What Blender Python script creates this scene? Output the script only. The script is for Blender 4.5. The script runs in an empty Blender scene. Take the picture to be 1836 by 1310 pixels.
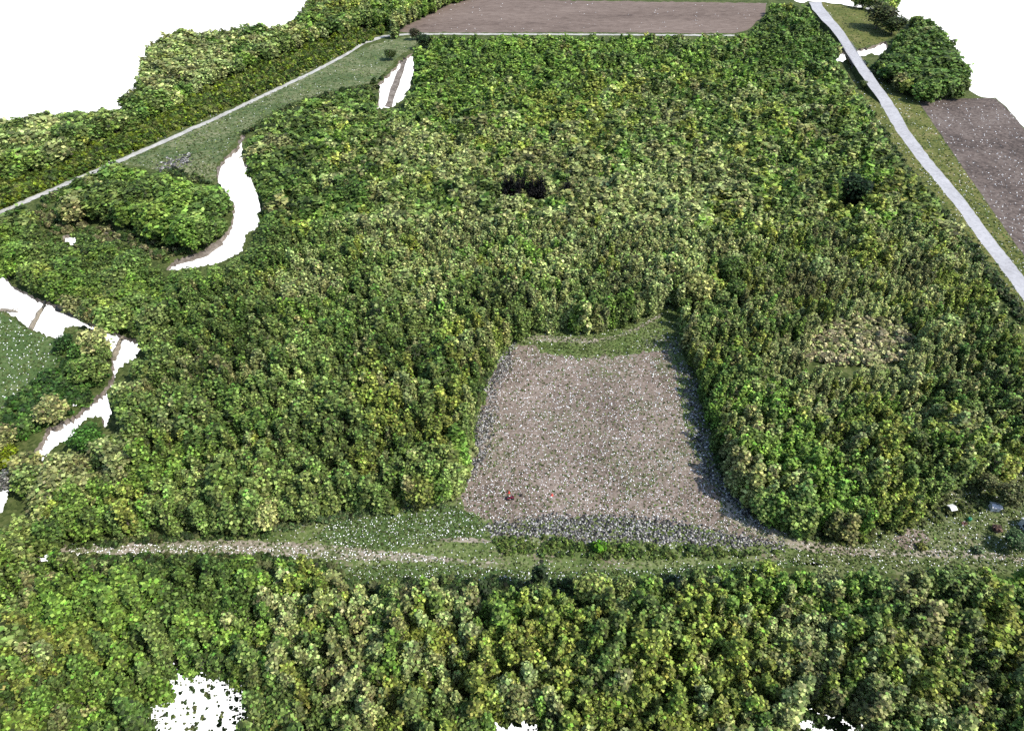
import bpy, bmesh, math, random
import numpy as np
from mathutils import Vector, geometry
from math import radians as R

rng = np.random.default_rng(7); random.seed(7)
sc = bpy.context.scene
# ------------------------------------------------------------------ camera
W, H = 1836.0, 1310.0
FPX, PITCH, CAMZ = 1134.0, R(42.0), 200.0
cd = bpy.data.cameras.new('camera'); cam = bpy.data.objects.new('camera', cd)
sc.collection.objects.link(cam); sc.camera = cam
cam.location = (0, 0, CAMZ); cam.rotation_euler = (R(90) - PITCH, 0, 0)
cd.sensor_fit = 'HORIZONTAL'; cd.sensor_width = 36; cd.lens = 36 * FPX / W
cd.clip_start = 1; cd.clip_end = 4000
# ------------------------------------------------------------------ world, sun, exposure
SUN = Vector((0.93, -0.37, 0)).normalized(); ELEV = R(50)
wd = bpy.data.worlds.new('World'); sc.world = wd; wd.use_nodes = True
nt = wd.node_tree; nt.nodes.clear()
out = nt.nodes.new('ShaderNodeOutputWorld')
bg = nt.nodes.new('ShaderNodeBackground'); bg.inputs[1].default_value = 0.15
sky = nt.nodes.new('ShaderNodeTexSky'); sky.sky_type = 'NISHITA'; sky.sun_disc = False
sky.sun_elevation = ELEV; sky.sun_rotation = math.atan2(SUN.x, SUN.y)
nt.links.new(sky.outputs[0], bg.inputs[0])
# the land ends in a blank white void all round and beneath it, as in the photograph
bw = nt.nodes.new('ShaderNodeBackground'); bw.inputs[0].default_value = (1, 1, 1, 1); bw.inputs[1].default_value = 1.0
tc = nt.nodes.new('ShaderNodeTexCoord'); sx = nt.nodes.new('ShaderNodeSeparateXYZ')
mr = nt.nodes.new('ShaderNodeMapRange'); mr.inputs[1].default_value = -0.02; mr.inputs[2].default_value = 0.05
mx = nt.nodes.new('ShaderNodeMixShader')
nt.links.new(tc.outputs['Generated'], sx.inputs[0]); nt.links.new(sx.outputs[2], mr.inputs[0])
nt.links.new(mr.outputs[0], mx.inputs[0]); nt.links.new(bw.outputs[0], mx.inputs[1]); nt.links.new(bg.outputs[0], mx.inputs[2])
nt.links.new(mx.outputs[0], out.inputs[0])
sl = bpy.data.lights.new('sun', 'SUN'); sl.energy = 3.4; sl.angle = R(0.5); sl.color = (1, 0.95, 0.87)
so = bpy.data.objects.new('sun', sl); sc.collection.objects.link(so); so.location = (200, -80, 400)
sd = Vector((SUN.x * math.cos(ELEV), SUN.y * math.cos(ELEV), math.sin(ELEV)))
so.rotation_euler = sd.to_track_quat('Z', 'Y').to_euler()
sc.view_settings.view_transform = 'Standard'; sc.view_settings.look = 'None'
sc.view_settings.exposure = 0.92; sc.view_settings.gamma = 1; sc.view_settings.use_curve_mapping = False
sc.render.film_transparent = False
try:
    sc.cycles.max_bounces = 6; sc.cycles.diffuse_bounces = 3; sc.cycles.transparent_max_bounces = 4
    sc.cycles.use_denoising = False
except Exception: pass

# ------------------------------------------------------------------ geometry of the view
cp, sp = math.cos(PITCH), math.sin(PITCH)
def ground(px, py, z=0.0):
    px = np.asarray(px, float); py = np.asarray(py, float)
    u = (px - W / 2) / FPX; v = (py - H / 2) / FPX
    dy = cp - v * sp; dz = -sp - v * cp
    t = (z - CAMZ) / dz
    return u * t, dy * t
def pix(x, y, z):
    zc = y * cp - (z - CAMZ) * sp
    yc = -y * sp - (z - CAMZ) * cp
    return W / 2 + FPX * x / zc, H / 2 + FPX * yc / zc, FPX / zc
def gpt(px, py, z=0.0):
    x, y = ground(px, py, z); return Vector((float(x), float(y), z))

# ------------------------------------------------------------------ helpers
def tag(o, label=None, cat=None, group=None, kind=None):
    if label: o['label'] = label
    if cat: o['category'] = cat
    if group: o['group'] = group
    if kind: o['kind'] = kind
    return o
def link(o, parent=None):
    sc.collection.objects.link(o)
    if parent is not None: o.parent = parent
    return o
def mesh_obj(name, verts, faces, mat, parent=None):
    me = bpy.data.meshes.new(name); me.from_pydata([tuple(v) for v in verts], [], [tuple(f) for f in faces]); me.update()
    if mat: me.materials.append(mat)
    return link(bpy.data.objects.new(name, me), parent)
def empty(name, loc, rz=0):
    o = bpy.data.objects.new(name, None); o.location = loc; o.rotation_euler = (0, 0, rz); o.empty_display_size = 0.5
    return link(o)
class MB:
    def __init__(s): s.v = []; s.f = []
    def add(s, v, f):
        n = len(s.v); s.v += [tuple(p) for p in v]; s.f += [tuple(i + n for i in q) for q in f]; return s
    def box(s, x0, x1, y0, y1, z0, z1):
        return s.add([(x0,y0,z0),(x1,y0,z0),(x1,y1,z0),(x0,y1,z0),(x0,y0,z1),(x1,y0,z1),(x1,y1,z1),(x0,y1,z1)],
                     [(0,3,2,1),(4,5,6,7),(0,1,5,4),(1,2,6,5),(2,3,7,6),(3,0,4,7)])
    def tube(s, pts, rad, n=7, cap=True):
        pts = [Vector(p) for p in pts]; base = len(s.v)
        for i, p in enumerate(pts):
            d = (pts[min(i+1, len(pts)-1)] - pts[max(i-1, 0)]).normalized()
            a = d.orthogonal().normalized(); b = d.cross(a)
            for k in range(n):
                t = 2 * math.pi * k / n
                s.v.append(tuple(p + (a * math.cos(t) + b * math.sin(t)) * rad[i]))
        for i in range(len(pts) - 1):
            for k in range(n):
                k2 = (k + 1) % n
                s.f.append((base+i*n+k, base+i*n+k2, base+(i+1)*n+k2, base+(i+1)*n+k))
        if cap:
            s.f.append(tuple(base + k for k in range(n))[::-1]); s.f.append(tuple(base + (len(pts)-1)*n + k for k in range(n)))
        return s
    def build(s, name, mat, parent=None): return mesh_obj(name, s.v, s.f, mat, parent)

def polymask(polys, X, Y):
    m = np.zeros(X.shape, bool)
    for P in polys:
        P = np.asarray(P, float); c = np.zeros(X.shape, bool); n = len(P)
        for i in range(n):
            x1, y1 = P[i]; x2, y2 = P[(i + 1) % n]
            if y1 == y2: continue
            c ^= ((y1 > Y) != (y2 > Y)) & (X < (x2 - x1) * (Y - y1) / (y2 - y1) + x1)
        m |= c
    return m
def vnoise(x, y, s, seed=0):
    r = np.random.default_rng(seed); v = np.zeros(np.shape(x))
    for k in range(7):
        a = r.uniform(0, 2 * math.pi); f = r.uniform(0.6, 1.7) * 2 * math.pi / s; ph = r.uniform(0, 6.28)
        v = v + np.sin((x * math.cos(a) + y * math.sin(a)) * f + ph)
    return v / 2.6
def ragged(P, step=7.0, amp=2.0, seed=1):
    r = np.random.default_rng(seed); o = []
    n = len(P)
    for i in range(n):
        a = np.array(P[i], float); b = np.array(P[(i + 1) % n], float); d = np.linalg.norm(b - a)
        k = max(1, int(d / step))
        nrm = np.array([-(b - a)[1], (b - a)[0]]) / max(d, 1e-6)
        for j in range(k):
            o.append(a + (b - a) * j / k + (nrm * r.normal(0, amp * 0.6) if j else 0))
    return np.array(o)

# ------------------------------------------------------------------ materials
def new_mat(name):
    m = bpy.data.materials.new(name); m.use_nodes = True
    return m, m.node_tree.nodes, m.node_tree.links, m.node_tree.nodes['Principled BSDF']
def ramp(N, cols, pos=None, const=False, k=1.0):
    r = N.new('ShaderNodeValToRGB'); e = r.color_ramp.elements
    while len(e) < len(cols): e.new(0.5)
    for i, c in enumerate(cols):
        e[i].position = pos[i] if pos else i / (len(cols) - 1); e[i].color = (c[0] * k, c[1] * k, c[2] * k, 1)
    if const: r.color_ramp.interpolation = 'CONSTANT'
    return r
def ground_mat(name, cols, cell=1.2, big=18.0, second=None, bump=0.4, thresh=(0.5, 0.62), seed=0.0, stretch=(1, 1, 1)):
    """speckled ground: each clod or tuft its own tone, drifting in broad patches; optional second cover in patches"""
    m, N, L, P = new_mat(name)
    g = N.new('ShaderNodeNewGeometry'); mp = N.new('ShaderNodeMapping'); mp.inputs['Location'].default_value = (seed, seed * 1.7, 0)
    mp.inputs['Scale'].default_value = stretch
    L.new(g.outputs['Position'], mp.inputs[0])
    vo = N.new('ShaderNodeTexVoronoi'); vo.distance = 'CHEBYCHEV'; vo.inputs['Scale'].default_value = 1 / cell
    L.new(mp.outputs[0], vo.inputs['Vector'])
    nz = N.new('ShaderNodeTexNoise'); nz.inputs['Scale'].default_value = 1 / big; nz.inputs['Detail'].default_value = 6
    nz.inputs['Roughness'].default_value = 0.62
    L.new(mp.outputs[0], nz.inputs['Vector'])
    sep = N.new('ShaderNodeSeparateColor'); L.new(vo.outputs['Color'], sep.inputs[0])
    ma = N.new('ShaderNodeMath'); ma.operation = 'MULTIPLY_ADD'; ma.inputs[1].default_value = 0.55
    L.new(sep.outputs[0], ma.inputs[0])
    m2 = N.new('ShaderNodeMath'); m2.operation = 'MULTIPLY_ADD'; m2.inputs[1].default_value = 1.5; m2.inputs[2].default_value = -0.53
    L.new(nz.outputs[0], m2.inputs[0]); L.new(m2.outputs[0], ma.inputs[2])
    r1 = ramp(N, cols, k=0.77); L.new(ma.outputs[0], r1.inputs[0])
    col = r1.outputs[0]
    if second:
        r2 = ramp(N, second, k=0.77); L.new(sep.outputs[1], r2.inputs[0])
        n2 = N.new('ShaderNodeTexNoise'); n2.inputs['Scale'].default_value = 1 / (big * 0.8); n2.inputs['Detail'].default_value = 8
        n2.inputs['Roughness'].default_value = 0.75
        off = N.new('ShaderNodeVectorMath'); off.inputs[1].default_value = (91, 37, 5); L.new(mp.outputs[0], off.inputs[0]); L.new(off.outputs[0], n2.inputs['Vector'])
        ad = N.new('ShaderNodeMath'); ad.operation = 'MULTIPLY_ADD'; ad.inputs[1].default_value = 0.22; L.new(sep.outputs[2], ad.inputs[0]); L.new(n2.outputs[0], ad.inputs[2])
        rr = N.new('ShaderNodeMapRange'); rr.inputs[1].default_value = thresh[0] + 0.11; rr.inputs[2].default_value = thresh[1] + 0.11; L.new(ad.outputs[0], rr.inputs[0])
        mc = N.new('ShaderNodeMix'); mc.data_type = 'RGBA'; L.new(rr.outputs[0], mc.inputs[0]); L.new(col, mc.inputs[6]); L.new(r2.outputs[0], mc.inputs[7])
        col = mc.outputs[2]
    L.new(col, P.inputs['Base Color']); P.inputs['Roughness'].default_value = 0.95
    P.inputs['Specular IOR Level'].default_value = 0.1
    if bump:
        bp = N.new('ShaderNodeBump'); bp.inputs['Strength'].default_value = bump; bp.inputs['Distance'].default_value = 0.35
        n3 = N.new('ShaderNodeTexNoise'); n3.inputs['Scale'].default_value = 0.9; n3.inputs['Detail'].default_value = 5
        L.new(g.outputs['Position'], n3.inputs['Vector']); L.new(n3.outputs[0], bp.inputs['Height']); L.new(bp.outputs[0], P.inputs['Normal'])
    return m
def plain(name, col, rough=0.7, var=0.25, scale=3.0, metal=0.0):
    m, N, L, P = new_mat(name)
    t = N.new('ShaderNodeTexCoord'); nz = N.new('ShaderNodeTexNoise'); nz.inputs['Scale'].default_value = scale; nz.inputs['Detail'].default_value = 6
    L.new(t.outputs['Object'], nz.inputs['Vector'])
    r = ramp(N, [tuple(c * (1 - var) for c in col), tuple(min(1, c * (1 + var)) for c in col)], [0.3, 0.7]); L.new(nz.outputs[0], r.inputs[0])
    L.new(r.outputs[0], P.inputs['Base Color']); P.inputs['Roughness'].default_value = rough; P.inputs['Metallic'].default_value = metal
    return m
def leaf_mat(name, source):
    """source: 'object' takes the tree's own colour from the object, 'instance' from the forest's points"""
    m, N, L, P = new_mat(name)
    if source == 'object':
        t = N.new('ShaderNodeObjectInfo'); tint = t.outputs['Color']
    else:
        t = N.new('ShaderNodeAttribute'); t.attribute_type = 'INSTANCER'; t.attribute_name = 'tint'; tint = t.outputs['Color']
    a = N.new('ShaderNodeAttribute'); a.attribute_name = 'leaf_tone'
    sep = N.new('ShaderNodeSeparateXYZ'); L.new(a.outputs['Vector'], sep.inputs[0])
    mul = N.new('ShaderNodeVectorMath'); mul.operation = 'SCALE'; L.new(tint, mul.inputs[0]); L.new(sep.outputs[0], mul.inputs['Scale'])
    r = ramp(N, [(0.68, 1.0, 0.6), (0.88, 1.0, 0.8), (1.0, 1.0, 1.0), (1.12, 1.03, 1.0), (1.28, 1.04, 1.3)], [0, 0.25, 0.5, 0.85, 1.0]); L.new(sep.outputs[1], r.inputs[0])
    mm = N.new('ShaderNodeMix'); mm.data_type = 'RGBA'; mm.blend_type = 'MULTIPLY'; mm.inputs[0].default_value = 1
    L.new(mul.outputs[0], mm.inputs[6]); L.new(r.outputs[0], mm.inputs[7])
    col = mm.outputs[2]
    L.new(col, P.inputs['Base Color']); P.inputs['Roughness'].default_value = 0.6; P.inputs['Specular IOR Level'].default_value = 0.25
    tr = N.new('ShaderNodeBsdfTranslucent'); L.new(col, tr.inputs[0])
    mix = N.new('ShaderNodeMixShader'); mix.inputs[0].default_value = 0.44
    L.new(P.outputs[0], mix.inputs[1]); L.new(tr.outputs[0], mix.inputs[2]); L.new(mix.outputs[0], N['Material Output'].inputs[0])
    return m
M = {}
M['floor'] = ground_mat('forest_floor', [(0.03,0.042,0.013),(0.055,0.078,0.022),(0.095,0.12,0.036),(0.16,0.16,0.075)], 1.2, 12)
M['scrub'] = ground_mat('scrubby_ground', [(0.03,0.045,0.012),(0.07,0.10,0.028),(0.12,0.145,0.05),(0.22,0.23,0.11)], 0.8, 9)
M['bank'] = ground_mat('bank_earth', [(0.10,0.085,0.07),(0.20,0.17,0.14),(0.33,0.29,0.25)], 1.6, 10)
M['soil'] = ground_mat('field_soil', [(0.105,0.082,0.066),(0.185,0.145,0.117),(0.245,0.195,0.158),(0.32,0.265,0.22)], 0.9, 26,
                       second=[(0.06,0.085,0.03),(0.12,0.14,0.06),(0.18,0.17,0.11)], thresh=(0.55, 0.70))
M['farsoil'] = ground_mat('ploughed_soil', [(0.10,0.074,0.060),(0.165,0.124,0.100),(0.20,0.153,0.125),(0.25,0.195,0.16)], 2.2, 70, stretch=(0.35, 1, 1))
M['darksoil'] = ground_mat('dark_soil', [(0.045,0.036,0.031),(0.09,0.071,0.061),(0.15,0.118,0.10),(0.20,0.168,0.145)], 1.8, 55)
M['grass'] = ground_mat('rough_grass', [(0.055,0.085,0.024),(0.10,0.145,0.042),(0.15,0.19,0.065),(0.25,0.26,0.14)], 0.8, 16, second=[(0.16,0.13,0.09),(0.28,0.24,0.18)], thresh=(0.58,0.70))
M['lush'] = ground_mat('lush_grass', [(0.045,0.085,0.026),(0.072,0.12,0.036),(0.105,0.155,0.052),(0.19,0.21,0.10)], 0.8, 14, seed=40)
M['meadow'] = ground_mat('meadow_grass', [(0.05,0.085,0.03),(0.09,0.13,0.05),(0.16,0.18,0.085),(0.28,0.27,0.16)], 1.6, 38, stretch=(0.5, 1, 1))
M['verge'] = ground_mat('verge_grass', [(0.055,0.075,0.020),(0.10,0.12,0.03),(0.15,0.155,0.045),(0.24,0.20,0.10)], 1.6, 22)
M['yard'] = ground_mat('yard_grass', [(0.07,0.10,0.03),(0.11,0.145,0.05),(0.16,0.18,0.08),(0.24,0.21,0.14)], 0.9, 12)
M['track'] = ground_mat('track_dirt', [(0.17,0.145,0.11),(0.27,0.235,0.18),(0.36,0.315,0.25),(0.45,0.40,0.33)], 0.9, 9,
                        second=[(0.09,0.125,0.045),(0.19,0.20,0.10)], thresh=(0.47, 0.60))
M['gravel'] = ground_mat('path_gravel', [(0.32,0.31,0.28),(0.45,0.44,0.40),(0.58,0.57,0.52)], 1.5, 12)
M['road'] = ground_mat('road_asphalt', [(0.33,0.325,0.33),(0.42,0.415,0.42),(0.50,0.495,0.50)], 1.6, 25, bump=0.1)
M['concrete'] = plain('bridge_concrete', (0.30,0.30,0.30), 0.85, 0.2, 0.4)
M['steel'] = plain('girder_steel', (0.05,0.05,0.055), 0.7, 0.3, 0.5)
M['bark'] = plain('bark', (0.10,0.08,0.06), 0.95, 0.4, 1.5)
M['log'] = plain('weathered_log', (0.19,0.165,0.125), 0.95, 0.35, 1.2)
M['leaf'] = leaf_mat('leaves', 'object'); M['leafi'] = leaf_mat('forest_leaves', 'instance')
M['fleck'] = plain('white_gap_fleck', (0.88,0.88,0.86), 0.9, 0.06, 0.5)

# ------------------------------------------------------------------ outlines, read off the photograph as pixels and laid on the ground plane
LAND = [(-90,215),(0,208),(60,202),(130,198),(205,190),(225,165),(240,140),(258,95),(270,70),(290,55),(320,45),(345,55),(380,52),(430,42),
        (470,42),(515,38),(530,25),(545,5),(560,-60),(1400,-60),(1432,-20),(1440,4),(1456,2),(1520,4),(1530,-60),(1612,-60),(1616,10),(1640,24),(1665,28),(1692,50),(1716,85),
        (1742,125),(1750,150),(1742,172),(1780,172),(1805,190),(1836,226),(1930,310),(1930,1450),(-90,1450)]
BASE = [(-95,240),(60,228),(165,220),(228,205),(255,165),(282,105),(305,85),(355,80),(445,70),(535,52),(568,15),(580,-50),(1385,-50),(1405,-8),
        (1434,5),(1456,3),(1484,5),(1530,12),(1598,24),(1636,42),(1672,62),(1702,97),(1728,137),(1738,162),(1760,174),(1785,175),(1805,192),
        (1836,228),(1930,312),(1930,1450),(-95,1450)]
R1 = [(678,150),(698,132),(718,108),(742,95),(741,130),(735,155),(724,176),(704,192),(674,195),(680,172)]
R2 = [(440,240),(433,262),(436,285),(446,310),(458,335),(466,372),(464,405),(440,420),(436,450),(396,470),(340,480),(298,484),(312,466),(345,457),
      (368,446),(395,428),(415,402),(419,366),(404,342),(389,327),(390,298),(410,277),(425,262),(430,245)]
R3 = [(-70,470),(0,490),(20,510),(60,532),(110,550),(150,575),(185,590),(215,600),(246,610),(252,626),(240,642),(222,650),(206,672),(203,690),
      (190,704),(200,738),(192,762),(186,768),(182,746),(160,748),(140,762),(126,786),(96,802),(76,826),(50,818),(76,790),(84,768),
      (140,742),(160,720),(186,700),(200,676),(201,655),(197,625),(186,604),(168,590),(148,583),(118,586),(108,610),(60,592),(10,558),(-70,540)]
R4 = [(124,720),(140,706),(158,702),(156,716),(140,724),(128,728)]
R5 = [(62,994),(75,986),(92,998),(116,1002),(70,1006)]
R6 = [(-60,858),(8,850),(20,856),(12,890),(4,918),(-60,935)]
R7 = [(112,424),(136,418),(135,438),(118,440)]
R7b = [(74,424),(92,419),(90,427),(78,430)]
R8 = [(1494,112),(1501,97),(1516,93),(1530,91),(1548,87),(1567,81),(1588,74),(1592,84),(1578,99),(1562,95),(1542,104),(1520,107)]
B1 = [(318,1262),(330,1246),(352,1238),(358,1222),(370,1206),(390,1222),(418,1232),(416,1258),(402,1276),(404,1292),(375,1302),(345,1284),(330,1280)]
B1b = [(276,1312),(300,1290),(350,1298),(420,1306),(440,1340),(270,1340)]
B2 = [(878,1316),(894,1294),(926,1298),(948,1312),(930,1340),(880,1340)]
B3 = [(1404,1320),(1428,1296),(1462,1286),(1504,1294),(1524,1312),(1500,1345),(1420,1345)]
GAPS = [((225,1160,475,1345), ((352,1266,76,50),(345,1325,100,33))), ((820,1235,1010,1345), ((915,1326,52,34),)), ((1340,1220,1600,1345), ((1468,1326,78,42),))]
SAT = [[(x0, y0), (x1, y0), (x1, y1), (x0, y1)] for (x0, y0, x1, y1), _ in GAPS]
HOLES = [R1, R2, R3, R4, R5, R6, R7, R7b, R8]
MEADOW = [(212,294),(300,256),(480,170),(560,132),(640,92),(700,70),(745,64),(752,76),(735,88),(712,104),(690,130),(674,150),(650,152),(590,165),(540,180),(500,195),
          (470,215),(446,236),(430,243),(405,270),(387,298),(385,326),(350,330),(330,318),(300,312),(270,302),(235,296)]
SHRUBS = [(-90,405),(0,376),(100,330),(210,284),(480,162),(560,124),(690,60),(700,52),(640,52),(560,80),(450,126),(380,158),(280,212),(200,250),(100,300),(0,335),(-90,370)]
FAR = [(707,57),(760,30),(815,4),(850,-2),(1000,1),(1374,6),(1372,26),(1340,54),(1316,60),(1000,58),(745,59)]
RIGHTF = [(1647,182),(1700,178),(1760,176),(1785,177),(1804,194),(1836,231),(1925,316),(1925,610),(1836,458),(1817,432),(1743,324),(1699,260)]
CLEAR = [(925,612),(945,600),(1000,594),(1080,592),(1140,577),(1180,556),(1203,546),(1216,575),(1226,640),(1245,680),(1268,760),(1276,820),(1308,880),
         (1358,935),(1420,955),(1480,975),(1540,962),(1600,945),(1655,935),(1680,895),(1740,868),(1836,850),(1925,850),(1925,1015),(1836,1012),(1650,1015),
         (1550,1012),(1480,1016),(1400,1010),(1300,1012),(1230,1020),(1180,1036),(1100,1042),(1000,1042),(900,1047),(800,1032),(700,1036),(650,1047),
         (616,1042),(600,1012),(560,1001),(480,996),(400,991),(300,989),(200,986),(140,994),(118,998),(122,975),(200,966),(300,958),(400,953),
         (480,948),(540,938),(600,922),(700,912),(790,903),(822,880),(838,840),(846,790),(848,740),(862,690),(885,645),(905,622)]
FIELD = [(930,617),(985,634),(1060,642),(1140,634),(1190,627),(1212,655),(1220,720),(1240,800),(1260,850),(1305,895),(1345,940),(1410,962),(1380,975),
         (1310,958),(1200,936),(1100,928),(1000,928),(900,938),(840,918),(826,890),(846,840),(856,780),(872,700),(895,650)]
LUSH = [(560,965),(600,928),(700,915),(800,905),(850,922),(880,945),(860,965),(780,972),(700,985),(620,988)]
LUSH2 = [(600,1015),(700,1012),(830,1015),(900,1022),(1000,1024),(1180,1020),(1320,1008),(1420,1004),(1480,1010),(1300,1030),(1180,1055),(900,1065),(700,1055),(620,1050)]
YARD = [(1400,995),(1480,972),(1540,955),(1600,940),(1655,930),(1675,885),(1740,855),(1836,840),(1925,840),(1925,1030),(1836,1028),(1650,1030),(1480,1030)]
LEFTM = [(-70,548),(4,560),(56,594),(106,612),(112,640),(72,690),(32,735),(-70,770)]
TOPGR = [(1482,7),(1530,13),(1598,26),(1630,44),(1600,66),(1588,72),(1566,80),(1540,87),(1522,78),(1500,40)]
ROADC = [(1461,4,11),(1467.6,17,11.5),(1485,37,11),(1503,57,9.5),(1516,76,9.5),(1528,95,9.5),(1542,116,10),(1557,138,10.5),(1588,182,11.5),(1618,233,12),(1655,284,12.5),(1689,324,12.5),
         (1723,365,13),(1770,431,14),(1811,483,15),(1840,522,16),(1880,582,17),(1918,645,18)]
ROADV = [(c[0] - k, c[1]) for c, k in zip(ROADC, (14,15,16,14,12,14,22,34,34,34,38,36,34,36,40,44,50,50))] + \
        [(1925,612),(1836,462),(1820,438),(1745,328),(1700,264),(1648,186),(1600,160),(1575,140),(1548,104),(1530,84),(1510,50),(1490,15),(1478,4)]
ROADP = [(x - h - 1, y) for x, y, h in ROADC] + [(x + h + 1, y) for x, y, h in ROADC][::-1]
OPEN = [[(56,392),(100,350),(96,382),(84,402)], [(148,396),(200,398),(262,424),(322,442),(345,455),(310,466),(250,446),(180,422),(150,408)], [(100,410),(140,412),(140,446),(112,446)],
        [(1446,632),(1462,594),(1500,576),(1560,570),(1625,582),(1640,615),(1612,645),(1530,652),(1470,649)], [(275,1320),(290,1270),(325,1240),(358,1208),(385,1206),(425,1228),(432,1262),(420,1320)], [(880,1330),(890,1292),(950,1294),(960,1330)], [(1410,1330),(1430,1290),(1480,1282),(1530,1300),(1530,1330)]]
# raster of where tree crowns show in the photograph
GX, GY, GS = -90, -60, 2.0
XX, YY = np.meshgrid(np.arange(GX, 1930, GS), np.arange(GY, 1450, GS))
CANOPY = polymask([LAND], XX, YY) & ~polymask(HOLES + OPEN + [MEADOW, SHRUBS, FAR, RIGHTF, CLEAR, LEFTM, TOPGR, ROADV], XX, YY)
CANOPY &= ~polymask([[(1395,-60),(1482,-60),(1482,8),(1440,12),(1420,4),(1376,2),(1374,-2),(850,-2),(820,-60)]], XX, YY)
def canopy(px, py):
    i = np.clip(((py - GY) / GS).astype(int), 0, XX.shape[0] - 1); j = np.clip(((px - GX) / GS).astype(int), 0, XX.shape[1] - 1)
    return CANOPY[i, j]

# ------------------------------------------------------------------ ground, fields, roads and paths
def sheet(name, poly, z, mat, amp=2.0, holes=(), skirt=0.0, seed=3, step=7.0, label=None):
    loops = [ragged(poly, step, amp, seed)] + [ragged(h, 3.2, 2.4, seed + i + 1) for i, h in enumerate(holes)]
    vs, es = [], []
    for lp in loops:
        b = len(vs); gx, gy = ground(lp[:, 0], lp[:, 1], z)
        vs += [Vector((float(x), float(y))) for x, y in zip(gx, gy)]
        es += [(b + i, b + (i + 1) % len(lp)) for i in range(len(lp))]
    v, e, f, *_ = geometry.delaunay_2d_cdt(vs, es, [], 1, 1e-5)
    verts = [(p.x, p.y, z) for p in v]; faces = []
    C = np.array([((v[t[0]] + v[t[1]] + v[t[2]]) / 3)[:] for t in f]); inside = np.zeros(len(f), bool); b = 0
    for lp in loops:
        inside ^= polymask([np.array([p[:] for p in vs[b:b + len(lp)]])], C[:, 0], C[:, 1]); b += len(lp)
    for t, k in zip(f, inside):
        if not k: continue
        a, b_, c = (v[i] for i in t[:3])
        faces.append(tuple(t) if (b_ - a).cross(c - a) > 0 else tuple(t)[::-1])
    o = mesh_obj(name, verts, faces, mat); tag(o, label, None, None, 'structure')
    if skirt:
        o.data.materials.append(M['bank'])
        bm = bmesh.new(); bm.from_mesh(o.data)
        edges = [x for x in bm.edges if len(x.link_faces) == 1]
        ext = bmesh.ops.extrude_edge_only(bm, edges=edges)
        for q in ext['geom']:
            if isinstance(q, bmesh.types.BMVert): q.co.z -= skirt * random.uniform(0.6, 1.2)
            if isinstance(q, bmesh.types.BMFace): q.material_index = 1
        bm.to_mesh(o.data); bm.free()
    return o
sheet('ground', BASE, 0.0, M['floor'], 1.5, HOLES + SAT, skirt=3.0, label='dark leaf-strewn forest ground cut by the white river gaps')
def broken(name, box, ells, z, mat, label, cw=4.6, ch=3.8, seed=4):
    rg = np.random.default_rng(seed); x0, y0, x1, y1 = box; V, F = [], []
    nx, ny = int((x1 - x0) / cw), int((y1 - y0) / ch); cw, ch = (x1 - x0) / nx, (y1 - y0) / ny
    for i in range(nx):
        for j in range(ny):
            a, b = x0 + i * cw, y0 + j * ch
            d = min(((a + cw / 2 - u) / p) ** 2 + ((b + ch / 2 - v) / q) ** 2 for u, v, p, q in ells) ** .5
            edge = i in (0, nx - 1) or j in (0, ny - 1)
            if not edge and rg.random() < np.clip(1.6 - d * .95, 0, .96): continue
            g = 1.0 if d > 1.1 else rg.uniform(.55, 1.0); k = len(V)
            for u, v in ((a, b + ch * g), (a + cw * g, b + ch * g), (a + cw * g, b), (a, b)):
                p = gpt(u, v, 0); V.append(tuple(p))
            F.append((k, k + 1, k + 2, k + 3))
    return tag(mesh_obj(name, V, F, mat), label, None, None, 'structure')
for (bxx, el), lb in zip(GAPS, ('broken ground crumbling into the white gap at lower left', 'broken ground at the small white gap at bottom centre', 'broken ground at the white gap at bottom right')):
    broken('ground', bxx, el, 0, M['scrub'], lb)
sheet('meadow', MEADOW, 0.004, M['meadow'], 2, label='open green meadow between the pale path and the river')
sheet('meadow', LEFTM, 0.004, M['lush'], 2, seed=5, label='blue-green meadow at the left edge')
sheet('field', FAR, 0.004, M['farsoil'], 1.0, seed=6, label='long brown ploughed field at the top')
sheet('field', RIGHTF, 0.012, M['darksoil'], 1.0, seed=7, label='dark brown field right of the road')
sheet('verge', ROADV, 0.004, M['verge'], 1.5, seed=8, label='grass verge along both sides of the road')
sheet('grass', SHRUBS, 0.004, M['verge'], 1.5, seed=28, label='grassy bank above the pale path')
sheet('grass', TOPGR, 0.008, M['verge'], 1.5, seed=9, label='olive grass beside the top of the road')
sheet('grass', CLEAR + [], 0.004, M['grass'], 2.5, seed=10, label='rough grass around the bare field')
sheet('grass', YARD, 0.008, M['yard'], 2.5, seed=11, label='pale yard grass at the right edge')
sheet('grass', LUSH, 0.012, M['lush'], 5, seed=12, label='deep green grass left of the grey rubble')
sheet('grass', LUSH2, 0.008, M['lush'], 3, seed=13, label='green grass strip along the near woods')
sheet('field', FIELD, 0.016, M['soil'], 5.0, seed=14, label='bare brown field in the clearing')
def ribbon(name, line, z, mat, label, vertical=False, seed=2, amp=0.8):
    """line: (px, py, half width in px) along the middle"""
    top = [(x, y - h) if vertical else (x - h, y) for x, y, h in line]
    bot = [(x, y + h) if vertical else (x + h, y) for x, y, h in line]
    return sheet(name, top + bot[::-1], z, mat, amp, seed=seed, step=5.0, label=label)
ribbon('path', [(-80,410,4),(0,380,3.5),(100,338,3.5),(215,288,3.5),(300,251,3),(400,206,3),(480,168,2.8),(560,130,2.6),(620,98,2.4),(655,76,2.2),(690,65,2)], 0.02, M['gravel'],
       'pale gravel path past the meadow', True, 20, 0.7)
ribbon('path', [(690,65,1.6),(730,61.5,1.4),(800,61,1.3),(900,61.5,1.3),(1050,62,1.3),(1200,63,1.3),(1330,64,1.3)], 0.024, M['gravel'], 'pale path along the far field', True, 21, 0.4)
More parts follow.
